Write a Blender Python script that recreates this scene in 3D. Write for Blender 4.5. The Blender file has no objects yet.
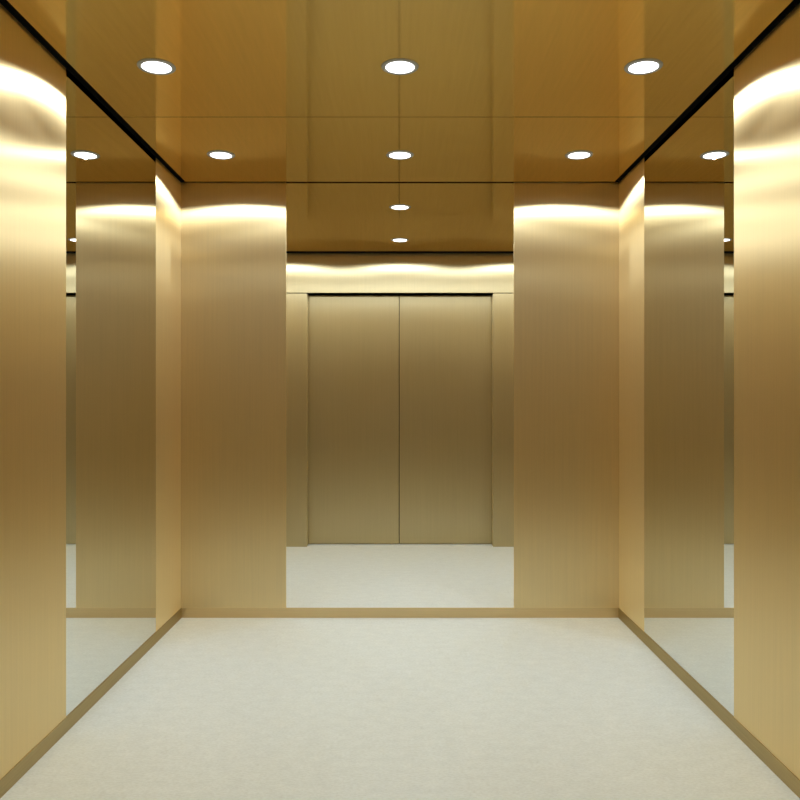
import bpy, bmesh, math, random

# ------------------------------------------------------------------ set-up
S = bpy.context.scene
C = S.collection
S.view_settings.view_transform = 'Standard'
S.view_settings.look = 'None'
S.view_settings.gamma = 1.0
S.view_settings.use_curve_mapping = False
S.view_settings.exposure = 0.12
S.cycles.glossy_bounces = 10
S.cycles.max_bounces = 14
S.cycles.diffuse_bounces = 5
S.cycles.sample_clamp_indirect = 6.0
S.cycles.blur_glossy = 0.3

W = 1.10            # half width of the cab
H = 2.187           # height of the cab
YB = 4.018          # plane of the panelled wall facing the camera
YF = 5.963          # face of the door surround, modelled where its reflection appears
YN = -0.45          # end of the cab behind the camera
CH = W * 0.977      # half width of the ceiling panels (shadow gap around them)
BB = 0.049          # skirting height
WT = 0.04           # wall thickness
PT = 0.008          # thickness of the partition sheets
MIRRORS = ((2.635, 3.604), (4.432, 5.392))  # second pair belongs to the room modelled as a mirror reflection

# ------------------------------------------------------------------ helpers
def box(bm, x0, x1, y0, y1, z0, z1, bevel=0.0):
    r = bmesh.ops.create_cube(bm, size=1.0)
    for v in r['verts']:
        v.co.x = x0 if v.co.x < 0 else x1
        v.co.y = y0 if v.co.y < 0 else y1
        v.co.z = z0 if v.co.z < 0 else z1
    if bevel:
        es = {e for v in r['verts'] for e in v.link_edges}
        bmesh.ops.bevel(bm, geom=list(es), offset=bevel, segments=2, affect='EDGES', profile=0.5)

def lathe(bm, prof, n=64, close=True):
    """revolve (r, z) points around the z axis"""
    rings = []
    for r, z in prof:
        if r < 1e-6:
            rings.append([bm.verts.new((0, 0, z))])
        else:
            rings.append([bm.verts.new((r * math.cos(2 * math.pi * k / n), r * math.sin(2 * math.pi * k / n), z)) for k in range(n)])
    pairs = list(zip(rings, rings[1:]))
    if close:
        pairs.append((rings[-1], rings[0]))
    for a, b in pairs:
        for k in range(n):
            j = (k + 1) % n
            if len(a) == 1 and len(b) == 1:
                continue
            if len(a) == 1:
                f = bm.faces.new((a[0], b[k], b[j]))
            elif len(b) == 1:
                f = bm.faces.new((a[k], a[j], b[0]))
            else:
                f = bm.faces.new((a[k], a[j], b[j], b[k]))
            f.smooth = True
    bmesh.ops.recalc_face_normals(bm, faces=bm.faces)

def obj(name, bm, mat, parent=None):
    me = bpy.data.meshes.new(name)
    bm.to_mesh(me); bm.free()
    me.materials.append(mat)
    o = bpy.data.objects.new(name, me)
    C.objects.link(o)
    if parent:
        o.parent = parent
    return o

def tag(o, label, cat=None, group=None, kind=None):
    o['label'] = label
    if cat: o['category'] = cat
    if group: o['group'] = group
    if kind: o['kind'] = kind
    return o

def struct(name, bm, mat, label, cat):
    return tag(obj(name, bm, mat), label, cat, kind='structure')

# ------------------------------------------------------------------ materials
def new_mat(name):
    m = bpy.data.materials.new(name); m.use_nodes = True
    nt = m.node_tree; nt.nodes.clear()
    out = nt.nodes.new('ShaderNodeOutputMaterial')
    return m, nt, out

def mapped_noise(nt, scale, sx, sy, sz, detail=4.0, rough=0.6):
    tc = nt.nodes.new('ShaderNodeTexCoord')
    mp = nt.nodes.new('ShaderNodeMapping'); mp.inputs['Scale'].default_value = (sx, sy, sz)
    nz = nt.nodes.new('ShaderNodeTexNoise'); nz.inputs['Scale'].default_value = scale
    nz.inputs['Detail'].default_value = detail; nz.inputs['Roughness'].default_value = rough
    nt.links.new(tc.outputs['Object'], mp.inputs['Vector'])
    nt.links.new(mp.outputs['Vector'], nz.inputs['Vector'])
    return nz

def ramp(nt, src, stops):
    r = nt.nodes.new('ShaderNodeValToRGB')
    els = r.color_ramp.elements
    while len(els) < len(stops): els.new(0.5)
    for e, (p, c) in zip(els, stops):
        e.position = p; e.color = (*c, 1)
    nt.links.new(src, r.inputs['Fac'])
    return r

def brushed(name, col, rough, aniso, tangent, grain, var=0.05, diff=0.0, dcol=None, fine=None):
    """satin metal brushed along one direction"""
    m, nt, out = new_mat(name)
    nz = mapped_noise(nt, 3.0, *grain)
    lo = tuple(c * (1 - var) for c in col); hi = tuple(min(1, c * (1 + var)) for c in col)
    r = ramp(nt, nz.outputs['Fac'], [(0.3, lo), (0.7, hi)])
    g = nt.nodes.new('ShaderNodeBsdfAnisotropic')
    g.distribution = 'MULTI_GGX'
    g.inputs['Roughness'].default_value = rough
    g.inputs['Anisotropy'].default_value = aniso
    t = nt.nodes.new('ShaderNodeCombineXYZ')
    for k in range(3): t.inputs[k].default_value = tangent[k]
    nt.links.new(t.outputs[0], g.inputs['Tangent'])
    nt.links.new(r.outputs['Color'], g.inputs['Color'])
    surf = g.outputs[0]
    if fine:                                            # tighter lobe of the same brushing
        g2 = nt.nodes.new('ShaderNodeBsdfAnisotropic'); g2.distribution = 'MULTI_GGX'
        g2.inputs['Roughness'].default_value = fine[0]; g2.inputs['Anisotropy'].default_value = fine[1]
        nt.links.new(t.outputs[0], g2.inputs['Tangent']); nt.links.new(r.outputs['Color'], g2.inputs['Color'])
        m2 = nt.nodes.new('ShaderNodeMixShader'); m2.inputs[0].default_value = fine[2]
        nt.links.new(surf, m2.inputs[1]); nt.links.new(g2.outputs[0], m2.inputs[2])
        surf = m2.outputs[0]
    if not diff:
        nt.links.new(surf, out.inputs['Surface'])
        return m
    d = nt.nodes.new('ShaderNodeBsdfDiffuse')          # matt lacquer over the metal
    lo = tuple(c * (1 - var) for c in dcol); hi = tuple(min(1, c * (1 + var)) for c in dcol)
    rd = ramp(nt, nz.outputs['Fac'], [(0.3, lo), (0.7, hi)])
    nt.links.new(rd.outputs['Color'], d.inputs['Color'])
    mx = nt.nodes.new('ShaderNodeMixShader'); mx.inputs[0].default_value = diff
    nt.links.new(surf, mx.inputs[1]); nt.links.new(d.outputs[0], mx.inputs[2])
    nt.links.new(mx.outputs[0], out.inputs['Surface'])
    return m

GOLD = (0.97, 0.785, 0.45)
FINE = (0.36, 0.64, 0.52)
DIFF = 0.08
DCOL = (0.66, 0.54, 0.28)
M_wall = brushed('brushed_gold_wall', GOLD, 0.59, 0.65, (0, 0, 1), (40, 40, 0.6), 0.025, DIFF, DCOL, FINE)
M_door = brushed('brushed_gold_door', (0.68, 0.58, 0.35), 0.59, 0.65, (0, 0, 1), (40, 40, 0.6), 0.025, DIFF, DCOL, FINE)
M_ceil = brushed('polished_bronze_ceiling', (0.90, 0.67, 0.31), 0.085, 0.6, (1, 0, 0), (30, 1.0, 1), 0.03, 0.035, (0.55, 0.42, 0.16))
M_base_shade = brushed('shaded_gold_skirting', (0.50, 0.40, 0.22), 0.45, 0.0, (0, 0, 1), (1, 1, 60))  # side skirting: darker tone from the viewing angle put into the colour
M_base_lit = brushed('lit_gold_cross_skirting', (0.80, 0.63, 0.36), 0.42, 0.4, (1, 0, 0), (1, 1, 60), 0.04, 0.15, (0.5, 0.4, 0.2))  # same skirting seen face-on, its lighter look put into the colour

m, nt, out = new_mat('mirror_glass'); M_mirror = m
g = nt.nodes.new('ShaderNodeBsdfAnisotropic'); g.distribution = 'GGX'
g.inputs['Color'].default_value = (0.84, 0.85, 0.82, 1); g.inputs['Roughness'].default_value = 0.0
nt.links.new(g.outputs[0], out.inputs['Surface'])

def principled(name, col, rough=0.5, metal=0.0, spec=0.5):
    m, nt, out = new_mat(name)
    p = nt.nodes.new('ShaderNodeBsdfPrincipled')
    p.inputs['Base Color'].default_value = (*col, 1)
    p.inputs['Roughness'].default_value = rough
    p.inputs['Metallic'].default_value = metal
    p.inputs['Specular IOR Level'].default_value = spec
    nt.links.new(p.outputs[0], out.inputs['Surface'])
    return m, nt, p
M_black = principled('black_gap', (0.006, 0.006, 0.005), 0.9, 0, 0.1)[0]
M_ring, nt, p = principled('satin_steel_ring', (0.42, 0.43, 0.45), 0.4, 0.3)

M_floor, nt, p = principled('pale_stone_floor', (0.6, 0.6, 0.5), 0.42, 0, 0.35)
n1 = mapped_noise(nt, 16.0, 1, 1.6, 1, 8, 0.7)
n2 = mapped_noise(nt, 90.0, 1, 1.8, 1, 3, 0.6)
r1 = ramp(nt, n1.outputs['Fac'], [(0.30, (0.76, 0.83, 0.87)), (0.70, (0.85, 0.92, 0.96))])
r2 = ramp(nt, n2.outputs['Fac'], [(0.30, (0.88, 0.88, 0.87)), (0.62, (1, 1, 1))])
mx = nt.nodes.new('ShaderNodeMix'); mx.data_type = 'RGBA'; mx.blend_type = 'MULTIPLY'; mx.inputs[0].default_value = 1
nt.links.new(r1.outputs['Color'], mx.inputs[6]); nt.links.new(r2.outputs['Color'], mx.inputs[7])
nt.links.new(mx.outputs[2], p.inputs['Base Color'])

def emitter(name, strength, col=(1, 1, 1)):
    m, nt, out = new_mat(name)
    e = nt.nodes.new('ShaderNodeEmission'); e.inputs['Strength'].default_value = strength
    e.inputs['Color'].default_value = (*col, 1)
    nt.links.new(e.outputs[0], out.inputs['Surface'])
    return m
LAMP = 4.0
M_lens = emitter('lit_lens', LAMP, (1.0, 1.0, 1.0))

# ------------------------------------------------------------------ the setting
bm = bmesh.new(); box(bm, -W - WT, W + WT, YN - WT, 6.16, -0.05, 0)
struct('floor', bm, M_floor, 'pale grey-white speckled stone floor of the lift cab', 'floor')

# black plenum above the panels, with the black lip over each wall that reads as a shadow gap
bm = bmesh.new()
box(bm, -W - WT, W + WT, YN - WT, 6.16, H + 0.03, H + 0.08)
box(bm, -W - WT, -W, YN - WT, 6.16, H, H + 0.03)
box(bm, W, W + WT, YN - WT, 6.16, H, H + 0.03)
box(bm, -W, W, YF, 6.16, H, H + 0.03)
box(bm, -W, W, YN - WT, YN, H, H + 0.03)
struct('ceiling', bm, M_black, 'black recess showing as a thin dark gap around the ceiling panels', 'ceiling')

def wall_side(s, name, label):
    bm = bmesh.new()
    def seg(y0, y1, a=0.0):
        x0, x1 = sorted((s * (W + a), s * (W + WT)))
        box(bm, x0, x1, y0, y1, 0, H)
    y = YN
    for a, b in MIRRORS:
        seg(y, a); seg(a, b, 0.008); y = b
    seg(y, 6.16)
    return struct(name, bm, M_wall, label, 'wall')
wall_side(-1, 'wall_left', 'brushed gold metal wall on the left with a tall mirror let in')
wall_side(1, 'wall_right', 'brushed gold metal wall on the right with a tall mirror let in')

bm = bmesh.new()
for s in (-1, 1):
    x0, x1 = sorted((s * 0.5725, s * (W - 0.0005)))
    box(bm, x0, x1, YB, YB + PT, BB, H)  # gap between the panels; solid room beyond replaces the mirror's reflection
struct('wall_back', bm, M_wall, 'two brushed gold wall panels facing the camera either side of a gap standing in for the central mirror', 'wall')

# the door wall as a modelled reflection: transom and side returns with a hairline joint between
OX, OZ = 0.695, 1.893
bm = bmesh.new()
box(bm, -W + 0.0005, W - 0.0005, YF, YF + 0.14, OZ, H, 0.0015)
for s in (-1, 1):
    x0, x1 = sorted((s * OX, s * (W - 0.0005)))
    box(bm, x0, x1, YF, YF + 0.14, 0, OZ - 0.004, 0.0015)
struct('wall_front', bm, M_door, 'brushed gold surround and transom around the closed lift doors, modelled as a mirror reflection', 'wall')

bm = bmesh.new(); box(bm, -W, W, YN - WT, YN, 0, H)
struct('wall_rear', bm, M_door, 'brushed gold end wall of the cab behind the camera', 'wall')

for k, s in ((1, -1), (2, 1)):
    bm = bmesh.new()
    x0, x1 = (-OX + 0.0005, -0.0084) if s < 0 else (-0.0036, OX - 0.0005)
    box(bm, x0, x1, YF + 0.097, YF + 0.135, 0.004, OZ - 0.006, 0.004)
    struct('door_%d' % k, bm, M_door,
           '%s leaf of the closed brushed bronze sliding lift doors at the centre, modelled as a mirror reflection' % ('left' if s < 0 else 'right'), 'door')

bm = bmesh.new(); box(bm, -OX - 0.01, OX + 0.01, YF + 0.14, 6.15, 0, OZ + 0.02)
struct('trim_1', bm, M_black, 'black shadow line between the two reflected lift door leaves', 'trim')

for s, n in ((-1, 'left'), (1, 'right')):
    bm = bmesh.new()
    x0, x1 = sorted((s * (W - 0.003), s * W))
    box(bm, x0, x1, YN, YF, 0, BB)
    struct('baseboard_' + n, bm, M_base_shade, 'narrow brushed gold skirting along the foot of the %s wall' % n, 'baseboard')
bm = bmesh.new(); box(bm, -W + 0.003, W - 0.003, YB, YB + PT, 0, BB)
struct('baseboard_back', bm, M_base_lit, 'narrow brushed gold skirting running straight across below both facing panels', 'baseboard')

# ------------------------------------------------------------------ things: ceiling panels
JOINT = 3.09
GAP = 0.018
PANELS = [
    (YN + GAP, JOINT - 0.002, 'glossy bronze ceiling panel holding the nearer row of three downlights'),
    (JOINT + 0.002, YB - GAP * 0.7, 'glossy bronze ceiling panel between the cross joint and the facing wall panels'),
    (YB + PT + GAP * 0.5, YF - 0.09, 'dim bronze ceiling panel in front of the lift doors, modelled as a mirror reflection'),  # cut short so the wider black gap stands in for ceiling shade
]
for y0, y1, lab in PANELS:
    bm = bmesh.new(); box(bm, -CH, CH, y0, y1, H, H + 0.03)
    tag(obj('ceiling_panel', bm, M_ceil), lab, 'ceiling panel', 'bronze ceiling panels')

# ------------------------------------------------------------------ things: mirrors
for (a, b), place in zip(MIRRORS, ('beside the facing gold panel', 'in the modelled reflection next to the lift doors')):
    for s, n in ((-1, 'left'), (1, 'right')):
        bm = bmesh.new()
        x0, x1 = sorted((s * W, s * (W + 0.0078)))
        box(bm, x0, x1, a + 0.0005, b - 0.0005, BB + 0.0005, H - 0.0005)
        tag(obj('mirror_panel', bm, M_mirror), 'tall frameless mirror let into the %s gold wall %s' % (n, place), 'mirror', 'side wall mirrors')

# ------------------------------------------------------------------ things: downlights
def make_downlight():
    r = bpy.data.objects.new('downlight', None); C.objects.link(r)
    r.empty_display_size = 0.05
    bm = bmesh.new()
    lathe(bm, [(0.0474, 0.0), (0.0474, -0.0034), (0.0530, -0.0046), (0.0590, -0.0040), (0.0615, -0.0012), (0.0615, 0.0)])
    obj('trim_ring', bm, M_ring, r)
    bm = bmesh.new()
    lathe(bm, [(0.0, -0.0050), (0.025, -0.0047), (0.042, -0.0042), (0.0470, -0.0036), (0.0470, 0.0), (0.0, 0.0)], close=False)
    obj('lens', bm, M_lens, r)
    l = bpy.data.lights.new('lamp', 'SPOT')
    l.energy = WATT; l.color = (0.90, 1.0, 1.05)
    l.spot_size = 2 * math.radians(75.0); l.spot_blend = 0.10; l.shadow_soft_size = 0.006
    lo = bpy.data.objects.new('lamp', l); C.objects.link(lo); lo.parent = r; lo.location = (0, 0, -0.013)
    return r
WATT = 10.0
proto = make_downlight()
used = False
base = [c for c in proto.children if c.type == 'LIGHT'][0].data
POWER = (3.0, 8.5, 8.5, 8.0, 6.5)          # watts per downlight, row by row
datas = []
for k, pw in enumerate(POWER):
    d = base.copy(); d.energy = pw
    d.spot_size = 2 * math.radians((75.0, 75.5, 78.5, 84.0, 84.0)[k])
    datas.append(d)
ROWS = [(1.70, 'in the unseen ceiling row added for wall highlights'), (2.622, 'in the nearer ceiling row'), (3.566, 'in the ceiling row near the facing wall panels'),  # first row is added out of view for a lower wall highlight
        (4.53, 'in the small row modelled as a reflection beyond the black ceiling line'), (5.46, 'in the farthest row, modelled as a reflection above the lift doors')]
COLS = [(-0.798, 'left'), (0.0, 'middle'), (0.798, 'right')]
for row, (y, rl) in enumerate(ROWS):
    for x, cl in COLS:
        if not used:
            o = proto; used = True
        else:
            o = proto.copy(); C.objects.link(o)
            for ch in proto.children:
                c = ch.copy(); C.objects.link(c); c.parent = o
        o.location = (x * (1.12 if y > YB else 1.0), y, H)
        for c in o.children:
            if c.type == 'LIGHT': c.data = datas[row]
        tag(o, '%s round white recessed downlight %s' % (cl, rl), 'downlight', 'recessed ceiling downlights')

# ------------------------------------------------------------------ camera
cam = bpy.data.cameras.new('camera'); co = bpy.data.objects.new('camera', cam); C.objects.link(co)
cam.sensor_width = 36; cam.lens = 36.0
co.location = (0, 0, 1.094); co.rotation_euler = (math.radians(90), 0, 0)
S.camera = co
w = bpy.data.worlds.new('world'); S.world = w; w.use_nodes = True
w.node_tree.nodes['Background'].inputs['Color'].default_value = (0, 0, 0, 1)
